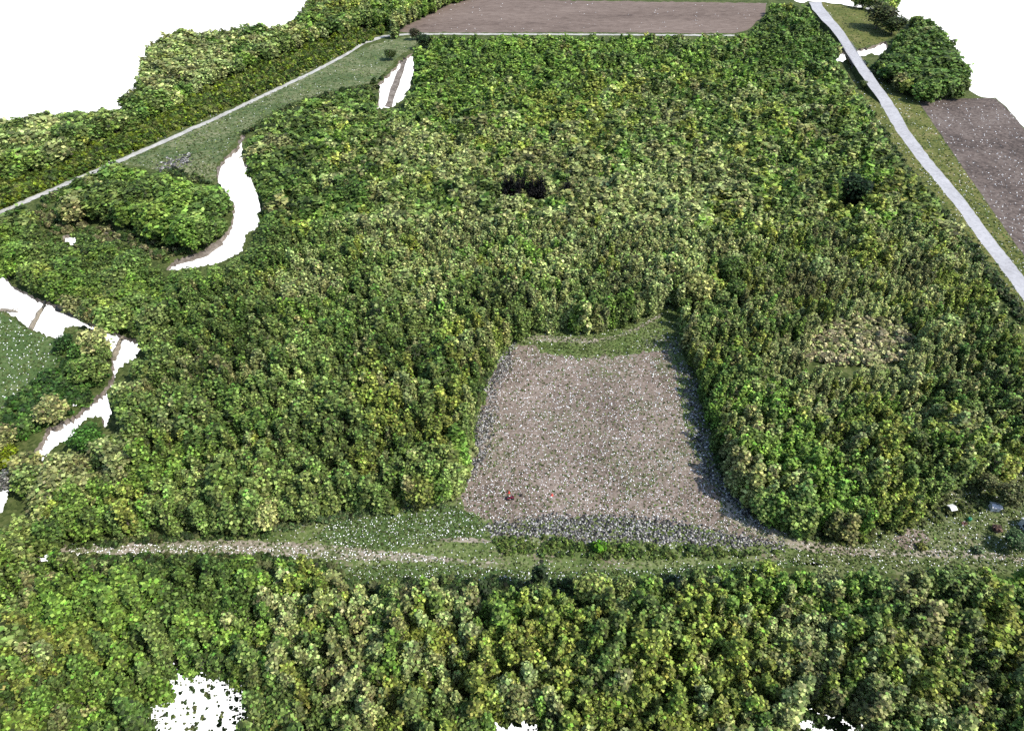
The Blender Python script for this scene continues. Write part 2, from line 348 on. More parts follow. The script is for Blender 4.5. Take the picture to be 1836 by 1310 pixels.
ribbon('track', [(105,990,2),(130,984,7),(200,982,11),(300,980,14),(400,982,14),(500,984,14),(600,989,12),(700,996,9),(760,1001,6),(830,1006,3),(900,1009,1)], 0.020, M['track'], 'pale dirt track along the near woods', True, 22, 3)
ribbon('track', [(770,967,1),(790,968,3),(830,967,4.5),(860,969,3.5),(890,971,1)], 0.024, M['track'], 'short worn dirt strip beside the rubble', True, 27, 1.6)
ribbon('track', [(1290,900,16),(1340,935,16),(1400,962,14),(1460,980,10),(1540,989,7),(1640,992,6),(1740,993,6),(1800,999,6),(1920,1022,7)], 0.020, M['track'], 'dirt track running right from the field', True, 23, 2.5)
ribbon('track', [(935,604,3),(970,606,5),(1020,609,5),(1060,612,4),(1100,606,3),(1140,590,3.5),(1185,565,4)], 0.020, M['track'], 'thin track at the far side of the field', True, 24, 1)
sheet('bare_patch', [(1600,965),(1625,948),(1655,950),(1668,968),(1655,985),(1620,985)], 0.024, M['soil'], 2, seed=25, label='round bare patch by the right-hand track')
sheet('grass', [(1440,645),(1455,605),(1480,578),(1560,565),(1625,590),(1625,632),(1560,655)], 0.004, M['yard'], 3, seed=26, label='pale rough grass under the tan scrub in the right-hand woods')
# mud bars in the river
for P, z, lb in (([(690,190),(698,165),(704,150),(712,128),(722,108),(730,106),(724,125),(716,150),(708,170),(702,192)], -0.8, 'brown mud bar in the upper river gap'),
             ([(310,470),(345,458),(368,448),(395,430),(400,436),(372,456),(345,466),(315,474)], -0.8, 'pale mud bank at the river bend'),
             ([(180,408),(215,418),(252,434),(250,441),(210,428),(178,414)], 0.02, 'brown bare strip in the left woods'),
             ([(100,548),(150,566),(165,574),(160,584),(140,572),(98,556)], -0.8, 'brown mud edge of the left river'),
             ([(385,300),(392,275),(412,260),(440,246),(428,262),(408,280),(396,296),(390,322)], -0.5, 'ragged brown mud at the meadow edge')):
    o = sheet('mud_bank', P, z, M['bank'], 1.5, seed=30, skirt=1.0, label=lb)
# road with its rise over the river, and the bridge
def road_z(py): return 6.0 * max(0.0, min(1.0, (190 - py) / 45)) * max(0.0, min(1.0, (py + 25) / 50)) + 0.03
rv, rf, lft, rgt = [], [], [], []
dens = []
for i in range(len(ROADC) - 1):
    a, b = np.array(ROADC[i]), np.array(ROADC[i + 1]); k = max(2, int(np.hypot(*(b - a)[:2]) / 8))
    dens += [a + (b - a) * j / k for j in range(k)]
dens.append(np.array(ROADC[-1]))
for x, y, h in dens:
    z = road_z(y); jl, jr = random.uniform(-1.1, 1.1), random.uniform(-1.1, 1.1)
    p, q = gpt(x - h + jl, y, z), gpt(x + h + jr, y, z); lft.append(p); rgt.append(q); rv += [p, q]
rf = [(2*i, 2*i+1, 2*i+3, 2*i+2) for i in range(len(lft) - 1)]
tag(mesh_obj('road', rv, rf, M['road']), 'light grey road running down the right side', None, None, 'structure')
emb = MB()
seg = [i for i in range(len(lft)) if dens[i][1] < 200]
span = [i for i in seg if 72 < dens[i][1] < 122]
for side, s in ((lft, -1), (rgt, 1)):
    for i, j in zip(seg, seg[1:]):
        if i in span and j in span: continue
        a, b = side[i].copy(), side[j].copy(); a.z -= 0.03; b.z -= 0.03
        w = 0.9 if s < 0 else 5.0
        a2 = a + Vector((s * w * a.z / 6.0, 0, 0)); b2 = b + Vector((s * w * b.z / 6.0, 0, 0)); a2.z = b2.z = -0.05
        emb.add([a, b, b2, a2], [(0, 1, 2, 3) if s > 0 else (3, 2, 1, 0)])
tag(emb.build('embankment', M['floor']), 'dark bank carrying the road up to the bridge', None, None, 'structure')
bo = empty('bridge', (lft[span[0]] + rgt[span[-1]]) / 2 * 1.0); c0 = bo.location.copy(); bo.location.z = 0
def br(name, mb, mat):
    mb.v = [(x - c0.x, y - c0.y, z) for x, y, z in mb.v]; return mb.build(name, mat, bo)
dk = MB(); i0, i1 = span[0], span[-1]
a, b, c, d = lft[i0], rgt[i0], rgt[i1], lft[i1]
def slab(mb, q, zt, zb):
    n = len(q); mb.add([(p.x, p.y, p.z + zt) for p in q] + [(p.x, p.y, p.z + zb) for p in q],
                       [tuple(range(n)), tuple(range(n, 2*n))[::-1]] + [(i, i + n, (i+1) % n + n, (i+1) % n) for i in range(n)][::1]); return mb
br('deck', slab(dk, [a, b, c, d], -0.03, -0.8), M['concrete'])
for A, B, s in ((a, d, -1), (b, c, 1)):
    o_ = Vector((s * 0.45, 0, 0)); br('girder', slab(MB(), [A + o_ * 0.1, A + o_, B + o_, B + o_ * 0.1], -0.1, -2.4), M['steel'])
    r_ = MB()
    for k in range(7):
        p = A.lerp(B, k / 6) + o_ * 0.6; r_.box(p.x - .08, p.x + .08, p.y - .08, p.y + .08, p.z - 0.1, p.z + 0.95)
    r_.tube([A + o_ * 0.6 + Vector((0,0,.95)), B + o_ * 0.6 + Vector((0,0,.95))], [.09, .09], 6)
    br('railing', r_, M['concrete'])
for t in (0.12, 0.88):
    A, B = a.lerp(d, t), b.lerp(c, t); pm = MB()
    for s in (0.12, 0.5, 0.88):
        p = A.lerp(B, s); pm.tube([(p.x, p.y, -4.5), (p.x, p.y, p.z - 2.0)], [0.5, 0.5], 10)
    pm.add([], []); slab(pm, [A, B, B + Vector((0, 1.2, 0)), A + Vector((0, 1.2, 0))], -1.4, -2.1); br('pier', pm, M['concrete'])
tag(bo, 'short road bridge over the white river gap, dark girder side', 'bridge')

# ------------------------------------------------------------------ trees
def quads(P, Nn, S, rg, rect=0.9):
    """square leaf clumps centred at P facing Nn"""
    n = len(P); a = rg.normal(size=(n, 3)); Nn = Nn / np.linalg.norm(Nn, axis=1, keepdims=True)
    t = np.cross(Nn, a); t /= np.linalg.norm(t, axis=1, keepdims=True); b = np.cross(Nn, t)
    s = S[:, None] / 2; r = s * rg.uniform(0.75, 1.15, (n, 1))
    v = np.stack([P - t*s - b*r, P + t*s - b*r, P + t*s + b*r, P - t*s + b*r], 1)
    v += Nn[:, None, :] * rg.normal(0, 0.10, (n, 4, 1)) * S[:, None, None]
    return v.reshape(-1, 3)
def quad_mesh(name, V, tone, mat):
    n = len(V) // 4; me = bpy.data.meshes.new(name)
    me.vertices.add(4 * n); me.loops.add(4 * n); me.polygons.add(n)
    me.vertices.foreach_set('co', V.astype('f4').ravel())
    me.loops.foreach_set('vertex_index', np.arange(4 * n, dtype='i4'))
    me.polygons.foreach_set('loop_start', np.arange(0, 4 * n, 4, dtype='i4'))
    at = me.attributes.new('leaf_tone', 'FLOAT_VECTOR', 'FACE'); at.data.foreach_set('vector', tone.astype('f4').ravel())
    me.update(calc_edges=True); me.materials.append(mat)
    return me
def tones(n, rg, sig=0.72):
    t = np.zeros((n, 3)); t[:, 0] = np.clip(np.exp(rg.normal(-0.08, sig, n)), 0.12, 2.6); t[:, 1] = np.clip(rg.normal(0.5, 0.22, n), 0, 1); return t
def crown(seed, shape, n, size):
    """unit tree: height 1, crown radius about 1 horizontally; scaled per tree. Returns vertices and tones"""
    rg = np.random.default_rng(seed)
    lob = []
    if shape == 'column':
        for k in range(26):
            z = rg.uniform(0.10, 0.93); env = min(1.0, 0.55 + 1.6 * z) * max(0.05, 1 - z ** 2.0) ** 0.7
            a = rg.uniform(0, 6.28); q = env * rg.uniform(0.35, 0.75)
            lob.append((math.cos(a) * q, math.sin(a) * q, z, 0.10 + env * rg.uniform(0.16, 0.32), rg.uniform(0.05, 0.13)))
    elif shape == 'round':
        lob.append((0, 0, 0.58, 0.72, 0.36))
        for k in range(12):
            a = rg.uniform(0, 6.28); z = rg.uniform(0.32, 0.86); q = rg.uniform(0.35, 0.72) * (1.2 - 0.7 * abs(z - 0.5))
            lob.append((math.cos(a) * q, math.sin(a) * q, z, rg.uniform(0.28, 0.42), rg.uniform(0.12, 0.18)))
    elif shape == 'cone':
        for k in range(9):
            z = 0.12 + k * 0.1; q = (1.02 - z) * 0.95
            lob.append((rg.normal(0, 0.05), rg.normal(0, 0.05), z, q, 0.11))
    else:   # shrub
        for k in range(7):
            a = rg.uniform(0, 6.28); q = rg.uniform(0, 0.6)
            lob.append((math.cos(a) * q, math.sin(a) * q, rg.uniform(0.3, 0.6), rg.uniform(0.35, 0.5), rg.uniform(0.25, 0.4)))
    L_ = np.array(lob); w = L_[:, 3] * (L_[:, 3] + L_[:, 4] * 2.5); w /= w.sum()
    k = rg.choice(len(L_), n, p=w); d = rg.normal(size=(n, 3)); d /= np.linalg.norm(d, axis=1, keepdims=True)
    rad = rg.uniform(0.72, 1.04, n)[:, None]
    P = L_[k, :3] + d * rad * np.stack([L_[k, 3], L_[k, 3], L_[k, 4]], 1)
    P = P + rg.normal(0, 1, (n, 3)) * np.array([.11, .11, .035]) * (1.0 if shape != 'shrub' else .6)
    P[:, 2] = np.clip(P[:, 2], 0.03, 1.05)
    nr = d * np.array([1, 1, 1]) + rg.normal(0, 0.75, (n, 3)) + np.array([0.15, -0.25, 1.5])
    return P, nr, size * rg.uniform(0.7, 1.3, n), tones(n, rg), rg
def crown_mesh(name, seed, shape, n, size, h, r, mat):
    P, nr, S, t, rg = crown(seed, shape, n, size)
    P = P * np.array([r, r, h])
    return quad_mesh(name, quads(P, nr, S, rg), t, mat)
def trunk_mb(seed, h, r):
    q = random.Random(seed); mb = MB(); lean = (q.uniform(-.3, .3), q.uniform(-.3, .3))
    pts = [(0, 0, -0.3), (0, 0, 0.4), (lean[0] * .4, lean[1] * .4, h * .3), (lean[0], lean[1], h * .6), (lean[0] * 1.3, lean[1] * 1.3, h * .92)]
    b = 0.012 * h + 0.06
    mb.tube(pts, [b * 1.5, b, b * .8, b * .5, b * .15], 7)
    for k in range(5):
        a = q.uniform(0, 6.28); z = h * q.uniform(.25, .65); l = r * q.uniform(.6, .9)
        mb.tube([(lean[0] * z / h, lean[1] * z / h, z), (math.cos(a) * l * .5, math.sin(a) * l * .5, z + h * .08), (math.cos(a) * l, math.sin(a) * l, z + h * .18)], [b * .5, b * .3, b * .08], 5, False)
    return mb
# proto crowns: nominal tree h = 15 m, r = 3.2 m (column), r = 5.5 m (round)
SPEC = [('column', 17, 3.1), ('column', 18, 2.9), ('column', 16, 3.4), ('column', 17, 2.8), ('round', 14, 4.6), ('round', 13, 5.0), ('round', 15, 4.4), ('cone', 15, 2.8), ('shrub', 3, 2.6), ('shrub', 3.4, 2.4)]
FINE = {'column': 1400, 'round': 2000, 'cone': 1150, 'shrub': 420}
me_crown = [crown_mesh('crown', 100 + i, s, FINE[s], 0.60, h, r, M['leaf']) for i, (s, h, r) in enumerate(SPEC)]
me_trunk = []
for i, (s, h, r) in enumerate(SPEC):
    mb = trunk_mb(i, h, r); me = bpy.data.meshes.new('trunk'); me.from_pydata(mb.v, [], mb.f); me.materials.append(M['bark']); me_trunk.append(me)
def src_collection(name, rows):
    col = bpy.data.collections.new(name)
    for i, (k, n, size) in enumerate(rows):
        s, h, r = SPEC[k]
        P, nr, S, t, rg = crown(300 + i * 7 + len(rows), s, n, size); P = P * np.array([r, r, h])
        V = quads(P, nr, S, rg); mb = trunk_mb(50 + i, h, r)
        me = quad_mesh('forest_tree', V, t, M['leafi']); me.materials.append(M['bark'])
        bm = bmesh.new(); bm.from_mesh(me); vs = [bm.verts.new(p) for p in mb.v]
        lay = bm.faces.layers.float_vector.get('leaf_tone')
        for f in mb.f:
            try: fc = bm.faces.new([vs[q] for q in f]); fc.material_index = 1
            except ValueError: pass
        bm.to_mesh(me); bm.free()
        col.objects.link(bpy.data.objects.new('%s_%02d' % (name, i), me))
    return col
COL_N = src_collection('forest_near', [(0,1000,.72),(1,1000,.72),(2,1020,.72),(3,960,.7),(0,1000,.72),(2,1020,.74),(4,1050,.8),(5,1100,.8),(7,700,.7)])
COL_F = src_collection('forest_far', [(0,340,1.2),(2,340,1.25),(4,480,1.3),(5,500,1.3),(6,480,1.3),(4,480,1.35)])
COL_S = src_collection('shrubs', [(8,130,.85),(9,130,.85),(8,120,1.0),(9,110,1.1)])
TINT = {'dark green': (0.088,0.138,0.031), 'bright green': (0.140,0.214,0.040), 'mid green': (0.136,0.184,0.050), 'yellow-green': (0.196,0.232,0.048),
        'pale olive': (0.245,0.275,0.105), 'brownish olive': (0.192,0.207,0.077)}
TN = list(TINT)
# broad drifts of tree colour over the land: (px, py, rx, ry, kind, weight)
ZONES = [(650,150,260,90,0,1.0),(800,130,200,90,1,1.2),(760,270,120,50,4,1.3),(980,290,160,70,5,1.3),(1000,320,120,40,0,0.6),(1180,310,130,140,4,1.2),(1000,420,330,70,4,1.5),(1050,180,200,60,3,0.9),
         (1550,480,260,130,5,1.0),(1550,480,260,130,3,1.0),(1540,610,150,80,4,2.4),(1620,480,160,90,4,1.0),(1420,800,170,130,1,1.3),(1700,760,160,120,3,0.9),(1330,700,80,120,5,0.9),(1330,700,80,120,0,0.7),
         (450,330,120,150,0,1.2),(250,350,180,100,0,0.9),(250,350,180,100,1,1.3),(180,490,180,60,0,1.0),(180,490,180,60,1,0.8),(60,230,120,60,4,1.4),(330,90,110,70,4,1.0),(450,600,300,200,2,0.9),(450,600,300,200,0,0.5),(560,500,200,40,4,1.0),(600,660,200,40,4,0.8),(500,840,300,50,2,0.9),(300,900,250,50,4,0.5),
         (150,1150,330,170,1,1.0),(150,1150,330,170,0,1.0),(700,1150,260,140,5,0.35),(700,1150,260,140,4,0.7),(700,1200,200,100,1,0.7),(1000,1200,500,120,3,1.2),(1000,1230,400,90,4,0.9),(1500,1200,350,120,4,0.9),(1500,1200,350,120,5,0.55),(1500,1200,350,120,3,0.7),(1500,1100,350,70,1,0.7),
         (780,700,80,190,4,0.9),(780,700,80,190,3,0.7),(1650,100,120,90,0,2.0),(100,240,250,60,2,1.0),(350,120,150,80,4,0.7),(1100,100,400,50,1,1.2),(1100,100,400,50,0,0.8),(1430,60,90,60,0,1.6)]
def pick_tint(px, py, gx, gy, rg):
    n = len(px); lg = np.zeros((n, 6)); lg[:, 2] += 0.5; lg[:, 5] -= 0.2
    for x, y, rx, ry, k, w in ZONES: lg[:, k] += 1.5 * w * np.exp(-((px - x) / rx) ** 2 - ((py - y) / ry) ** 2)
    for k in range(6): lg[:, k] += 0.75 * vnoise(gx, gy, 34, 70 + k) + 0.65 * vnoise(gx, gy, 95, 170 + k)
    lg += rg.gumbel(0, 0.30, (n, 6))
    return lg.argmax(1)
# standing candidates on a jittered lattice over the land
def lattice(y0, y1, spacing, seed):
    rg = np.random.default_rng(seed); half = (y1 * cp + CAMZ * sp) * (W / 2 + 90) / FPX
    a, b = np.meshgrid(np.arange(-half, half, spacing), np.arange(y0, y1, spacing))
    a = a + (np.arange(a.shape[0]) % 2)[:, None] * spacing / 2
    return (a + rg.uniform(-.36, .36, a.shape) * spacing).ravel(), (b + rg.uniform(-.36, .36, b.shape) * spacing).ravel()
cx, cy, far = [], [], []
for y0, y1, s, f in ((40, 330, 3.7, 0), (330, 560, 5.3, 1), (560, 1050, 7.2, 1)):
    x, y = lattice(y0, y1, s, int(y0)); cx.append(x); cy.append(y); far.append(np.full(x.shape, f))
cx, cy, far = map(np.concatenate, (cx, cy, far))
bx, by, bs = pix(cx, cy, np.zeros_like(cx))
river = polymask([[(-90,380),(80,300),(250,270),(300,310),(400,330),(480,240),(560,190),(700,150),(740,80),(800,150),(560,260),(520,400),(470,520),(330,560),(280,700),(220,900),(140,1010),(-90,1100)],
                  [(-90,180),(700,-60),(640,60),(200,260),(-90,360)], [(1560,0),(1760,0),(1760,200),(1560,200)]], bx, by)
kind = np.where(far == 0, rng.choice([0,1,2,3,2,0,4,7], len(cx)), rng.choice([0,2,4,5,6], len(cx)))
kind = np.where(river, rng.choice([4,5,6], len(cx)), kind)
SH = np.array([s[1] for s in SPEC]); SR = np.array([s[2] for s in SPEC])
hn = np.clip(1 + 0.10 * vnoise(cx, cy, 45, 5) + rng.normal(0, .09, len(cx)), .55, 1.4)
# lower scrub on the right-hand side between the field and the road
low = np.exp(-((bx - 1560) / 260) ** 2 - ((by - 640) / 190) ** 2); hn *= 1 - 0.62 * low * (0.75 + 0.35 * vnoise(cx, cy, 30, 8))
hn = np.clip(hn, .28, 1.4)
sclz = hn; sclr = np.clip(hn * rng.uniform(.8, 1.2, len(cx)), .6, 1.45) * np.where(far == 1, 1.22, 1.0)
tall = rng.uniform(size=len(cx)) < .07; sclz = sclz * np.where(tall, 1.18, 1); sclr = sclr * np.where(tall, 1.35, 1) * np.where(river, 1.12, 1)
hh, rr = SH[kind] * sclz, SR[kind] * sclr
ok = ((~river) | (far == 1) | (rng.uniform(size=len(cx)) < .42)) & (bx > -88) & (bx < 1925) & (by > -55) & (by < 1445)
for dz, w in ((0.05, .3), (0.28, .85), (0.52, 1), (0.76, .8), (1.03, .25)):
    for dr in (-1, -.5, 0, .5, 1):
        px, py, s_ = pix(cx + dr * w * rr * np.where(river, 0.95, 0.82), cy, dz * hh); ok &= canopy(px, py)
cx, cy, bx, by, kind, sclz, sclr, hh, rr, far, river = (q[ok] for q in (cx, cy, bx, by, kind, sclz, sclr, hh, rr, far, river))
# thin the trees of the sparse gaps at the lower edge
for gxp, gyp, rad in ((352,1285,100),(915,1325,55),(1465,1320,75)):
    d = np.hypot(bx - gxp, (by - gyp) * 1.2); kp = rng.uniform(size=len(bx)) > np.clip(1.0 - d / rad, 0, 0.9) * 1.5
    cx, cy, bx, by, kind, sclz, sclr, hh, rr, far, river = (q[kp] for q in (cx, cy, bx, by, kind, sclz, sclr, hh, rr, far, river))
tx, ty, ts = pix(cx, cy, hh)
ti = pick_tint(tx, ty, cx, cy, rng)

# trees that stand out one by one: base px, base py, proto, height, radius, colour, name, label, category
def make_tree(name, x, y, k, h, r, col, label, cat, group=None, rz=None):
    s, ph, pr = SPEC[k]
    e = empty(name, (x, y, 0), random.uniform(0, 6.28) if rz is None else rz); e.scale = (r / pr, r / pr, h / ph)
    t = link(bpy.data.objects.new('trunk', me_trunk[k]), e)
    c = link(bpy.data.objects.new('crown', me_crown[k]), e); c.color = (*col, 1)
    tag(e, label, cat, group); return e
big = me_crown
SOLO = [(1247,548,5,20,8.6,(0.29,0.30,0.10),'broad pale yellow-green tree at the clearing\'s far right corner'),
        (1298,512,4,20,7,TINT['dark green'],'dark tree added for the shade gap just right of the broad pale tree'),  # dark leaves stand in for a shaded gap between crowns
        (1314,545,4,16,5.5,TINT['dark green'],'lower dark tree behind the clearing\'s right corner'),
        (1522,366,5,19,11,(0.018,0.038,0.012),'big very dark round tree in the right-hand woods, left of the road'),
        (966,1064,7,22,4.0,(0.028,0.05,0.016),'dark pointed tree poking up into the grass strip'),
        (1060,1082,4,17,5.6,(0.25,0.29,0.08),'rounded pale yellow-green tree at the near woods\' upper edge'),
        (1113,1074,4,13,3.8,(0.22,0.26,0.08),'small pale yellow-green tree right of the rounded pale one'),
        (1570,52,5,26,19,(0.075,0.085,0.032),'large olive tree on the grass at the top right'),
        (1597,62,4,20,14,(0.06,0.08,0.026),'dark spreading tree behind the top right grass'),
        (1505,965,2,15,4.6,(0.2,0.2,0.07),'pale straw-green tree beside the right-hand track'),
        (1482,960,0,14,3.4,(0.17,0.18,0.06),'slim straw-green tree left of the paler one by the track'),
        (1794,905,5,13,5.0,(0.14,0.15,0.06),'spreading olive tree behind the pale shed'),
        (1812,985,4,9,4.0,(0.08,0.13,0.05),'low green tree in front of the house'),
        (1760,880,4,10,3.6,(0.16,0.17,0.07),'pale tree at the top of the yard'),
        (20,830,4,9,5.0,(0.16,0.20,0.012),'bright yellow-green tree at the left edge above the grey one'),
        (28,872,5,9,5.5,(0.17,0.17,0.15),'grey leafless-looking tree at the left edge'),
        (160,800,5,10,6.5,(0.06,0.14,0.025),'rounded green tree on the tip beside the lower river'),
        (155,645,5,10,5.0,(0.075,0.15,0.03),'green tree standing on the river bend'),
        (125,628,4,10,4.2,(0.04,0.085,0.022),'darker tree on the left of the river bend'),
        (760,90,5,16,9,(0.035,0.06,0.022),'dark tree where the far path bends'),
        (700,108,4,11,6,(0.07,0.10,0.03),'bushy tree at the top of the upper river gap'),
        (745,72,6,12,6,(0.08,0.075,0.04),'brownish tree at the corner of the far path'),
        (1545,160,4,8,3.6,(0.10,0.13,0.04),'small pale tree beside the bridge')]
solo_xy = []
for px, py, k, h, r, col, lb in SOLO:
    p = gpt(px, py); make_tree('tree', p.x, p.y, k, h, r, col, lb, 'tree'); solo_xy.append((p.x, p.y, r))
BLACKS = [(x, 366 + (k * 7) % 5, 3.7, 'added black tree for a dark canopy gap, ' + w + ' of the black row') for k, (x, w) in enumerate(((906,'leftmost'),(917,'second from left'),(928,'third from left'),(939,'fourth from left'),(950,'fifth from left'),(961,'sixth from left'),(970,'last on the right')))] + [(1013, 372, 3.2, 'lone added black tree for a dark canopy gap, right of the black row')]
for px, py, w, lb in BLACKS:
    p = gpt(px, py); make_tree('black_gap_tree', p.x, p.y, 2, 21, w, (0.004,0.004,0.004), lb, 'tree', 'black trees added for a dark gap in the woods'); solo_xy.append((p.x, p.y, w))  # black-leaved trees added in place of a dark gap in the canopy
for px, py, k, h, r, col, lb in ((1073,985,8,5.5,3.2,(0.09,0.20,0.015),'bright green bush in front of the grey rubble'),(1118,985,8,3.2,2.4,(0.10,0.17,0.03),'small green bush right of the bright one'),
        (1785,950,8,2.6,2.2,(0.12,0.075,0.06),'reddish shrub between the yard trees'),(1650,982,8,2.2,2.2,(0.13,0.14,0.03),'olive bush on the round bare patch'),
        (1545,968,8,3.5,2.6,(0.12,0.16,0.03),'yellowish bush beside the dark hollow by the track'),(1752,988,8,2.6,2.2,(0.12,0.16,0.08),'pale bush at the lower edge of the yard'),
        (1240,985,8,2.4,2.2,(0.06,0.10,0.03),'dark bush below the right end of the rubble'),(1548,118,8,5,4.5,(0.03,0.06,0.02),'dark bush on the near bank right of the bridge')):
    p = gpt(px, py); make_tree('shrub', p.x, p.y, k, h, r, col, lb, 'shrub')
keep = np.ones(len(cx), bool)
for x, y, r in solo_xy: keep &= np.hypot(cx - x, cy - y) > r * 0.85
for px, py, k, h, r, *_ in SOLO + [(q[0], q[1] + 6, 2, 21, q[2]) for q in BLACKS]:
    p = gpt(px, py); qx, qy, qs = pix(p.x, p.y, h * .62); rad = r * qs
    keep &= ~((cy < p.y) & (np.abs(tx - qx) < rad * .95 + (rr * ts * .85 if h == 21 else 0)) & (ty < qy + rad * .75) & (by > py))
cx, cy, bx, by, kind, sclz, sclr, hh, rr, far, river, tx, ty, ts, ti = (q[keep] for q in (cx, cy, bx, by, kind, sclz, sclr, hh, rr, far, river, tx, ty, ts, ti))
# pick the trees that show largest as things of their own
inview = (tx > 8) & (tx < W - 8) & (ty > 4) & (ty < H - 12)
sizepx = np.where(inview, rr * np.sqrt(hh) * ts ** 1.0, 0) * np.where(ty > 985, 1.25, 1.0)
N_IND = 300 - len(solo_xy)
ind = np.argsort(-sizepx)[:N_IND]; isind = np.zeros(len(cx), bool); isind[ind] = True
def where_phrase(px, py):
    if py > 985:
        band = 'atop' if py < 1030 else 'inside' if py < 1085 else 'mid' if py < 1150 else 'low in' if py < 1215 else 'foot of'
        marks = [(60,'at the left edge'),(170,'below track\'s left end'),(280,'left of the white gap'),(400,'over the white gap'),(520,'right of the white gap'),(640,'below track\'s right end'),
                 (740,'below the lush grass'),(840,'below field\'s left corner'),(920,'below the red quad bike'),(1010,'under the dark pointed tree'),(1110,'under the pale tree pair'),
                 (1220,'below the rubble'),(1330,'below rubble\'s right end'),(1440,'below the field track'),(1560,'below the straw-green trees'),(1680,'below the round bare patch'),(1800,'at the right edge')]
        return band + ' near woods', min(marks, key=lambda q: abs(q[0] - px))[1]
    marks = [((640,170),'left of the upper river gap'),((800,150),'right of the upper river gap'),((470,300),'right of the river bend'),((250,340),'in the river loop'),((350,380),'near river loop\'s tip'),
             ((130,460),'above the left river'),((300,560),'east of the left river'),((150,660),'on the river point'),((60,760),'below the left meadow'),((60,930),'by the lower left void'),
             ((60,250),'above the path at far left'),((350,100),'behind the yellow-green path bank'),((1680,110),'behind the bridge'),((1400,60),'beside the far field'),((700,750),'left of the bare field'),((1400,800),'right of the bare field'),
             ((1000,480),'behind the bare field'),((1600,500),'left of the long road'),((280,850),'above the dirt track'),((550,850),'up from the lush grass'),((1000,150),'below the far field'),((1700,800),'above the yard'),((440,430),'below the river bend')]
    q = min(marks, key=lambda q: math.hypot(q[0][0] - px, (q[0][1] - py) * 1.3))
    return '', q[1]
SHAPE = {'column': 'upright', 'round': 'rounded', 'cone': 'pointed'}
cells = {}
for i in ind:
    b_, w_ = where_phrase(tx[i], ty[i]); cells.setdefault((TN[ti[i]], SHAPE[SPEC[kind[i]][0]], b_, w_), []).append(i)
ORD = ['leftmost', 'second', 'third', 'fourth', 'fifth', 'sixth', 'seventh', 'eighth', 'ninth', 'tenth', 'eleventh', 'twelfth']
NUM = ['', 'one', 'two', 'three', 'four', 'five', 'six', 'seven', 'eight', 'nine', 'ten', 'eleven', 'twelve']
for (tn, shp, b_, w_), li in cells.items():
    li.sort(key=lambda i: tx[i])
    for j, i in enumerate(li):
        pl = (b_ + ' ' if b_ else '') + w_
        if len(li) == 1: lb = f'{shp} {tn} tree {pl}'
        elif len(li) == 2: lb = f'{("left", "right")[j]} of two {shp} {tn} trees {pl}'
        else: lb = f'{ORD[min(j, 11)]} of {NUM[min(len(li), 12)]} {tn} {shp} trees {pl}'
        v = random.uniform(.85, 1.18); col = tuple(c * v * random.uniform(.93, 1.07) for c in TINT[tn])
        make_tree('tree', cx[i], cy[i], int(kind[i]), float(hh[i]), float(rr[i]), col, lb, 'tree', 'larger trees of the woods')

def scatter(name, collection, X, Y, Z, idx, sxy, sz, col, label):
    n = len(X); me = bpy.data.meshes.new(name); me.vertices.add(n)
    me.vertices.foreach_set('co', np.stack([X, Y, Z], 1).astype('f4').ravel())
    def attr(nm, ty, fld, arr, dt='f4'):
        a = me.attributes.new(nm, ty, 'POINT'); a.data.foreach_set(fld, np.ascontiguousarray(arr, dt).ravel())
    attr('pick', 'INT', 'value', idx, 'i4')
    attr('turn', 'FLOAT_VECTOR', 'vector', np.stack([rng.normal(0, .04, n), rng.normal(0, .04, n), rng.uniform(0, 6.28, n)], 1))
    attr('grow', 'FLOAT_VECTOR', 'vector', np.stack([sxy, sxy, sz], 1))
    attr('tint', 'FLOAT_COLOR', 'color', np.concatenate([col, np.ones((n, 1))], 1))
    o = link(bpy.data.objects.new(name, me)); tag(o, label, None, None, 'stuff')
    g = bpy.data.node_groups.new(name, 'GeometryNodeTree')
    g.interface.new_socket('Geometry', in_out='INPUT', socket_type='NodeSocketGeometry'); g.interface.new_socket('Geometry', in_out='OUTPUT', socket_type='NodeSocketGeometry')
    gi = g.nodes.new('NodeGroupInput'); go = g.nodes.new('NodeGroupOutput')
    ci = g.nodes.new('GeometryNodeCollectionInfo'); ci.inputs[0].default_value = collection; ci.inputs[1].default_value = True; ci.inputs[2].default_value = True
    ip = g.nodes.new('GeometryNodeInstanceOnPoints'); ip.inputs['Pick Instance'].default_value = True
    def na(nm, ty):
        q = g.nodes.new('GeometryNodeInputNamedAttribute'); q.data_type = ty; q.inputs[0].default_value = nm; return q.outputs[0]
    er = g.nodes.new('FunctionNodeEulerToRotation'); g.links.new(na('turn', 'FLOAT_VECTOR'), er.inputs[0])
    g.links.new(gi.outputs[0], ip.inputs['Points']); g.links.new(ci.outputs[0], ip.inputs['Instance'])
    g.links.new(na('pick', 'INT'), ip.inputs['Instance Index']); g.links.new(er.outputs[0], ip.inputs['Rotation']); g.links.new(na('grow', 'FLOAT_VECTOR'), ip.inputs['Scale'])
    g.links.new(ip.outputs[0], go.inputs[0])
    md = o.modifiers.new('scatter', 'NODES'); md.node_group = g
    return o
def tintcol(ti, rg, gx, gy):
    c = np.array([TINT[t] for t in TN])[ti]; n = len(ti); c = c * (1.08 + .17 * vnoise(gx, gy, 60, 33) + .10 * vnoise(gx, gy, 150, 34))[:, None]
    return c * rg.uniform(.84, 1.2, (n, 1)) * rg.uniform(.93, 1.07, (n, 3))
NEARMAP = {0: [0, 4], 1: [1], 2: [2, 5], 3: [3], 4: [6], 5: [7], 6: [6], 7: [8]}
FARMAP = {0: [0], 1: [0], 2: [1], 3: [0], 4: [2, 5], 5: [3], 6: [4], 7: [0]}
rest = np.where(~isind)[0]
rn, rfar = rest[far[rest] == 0], rest[far[rest] == 1]
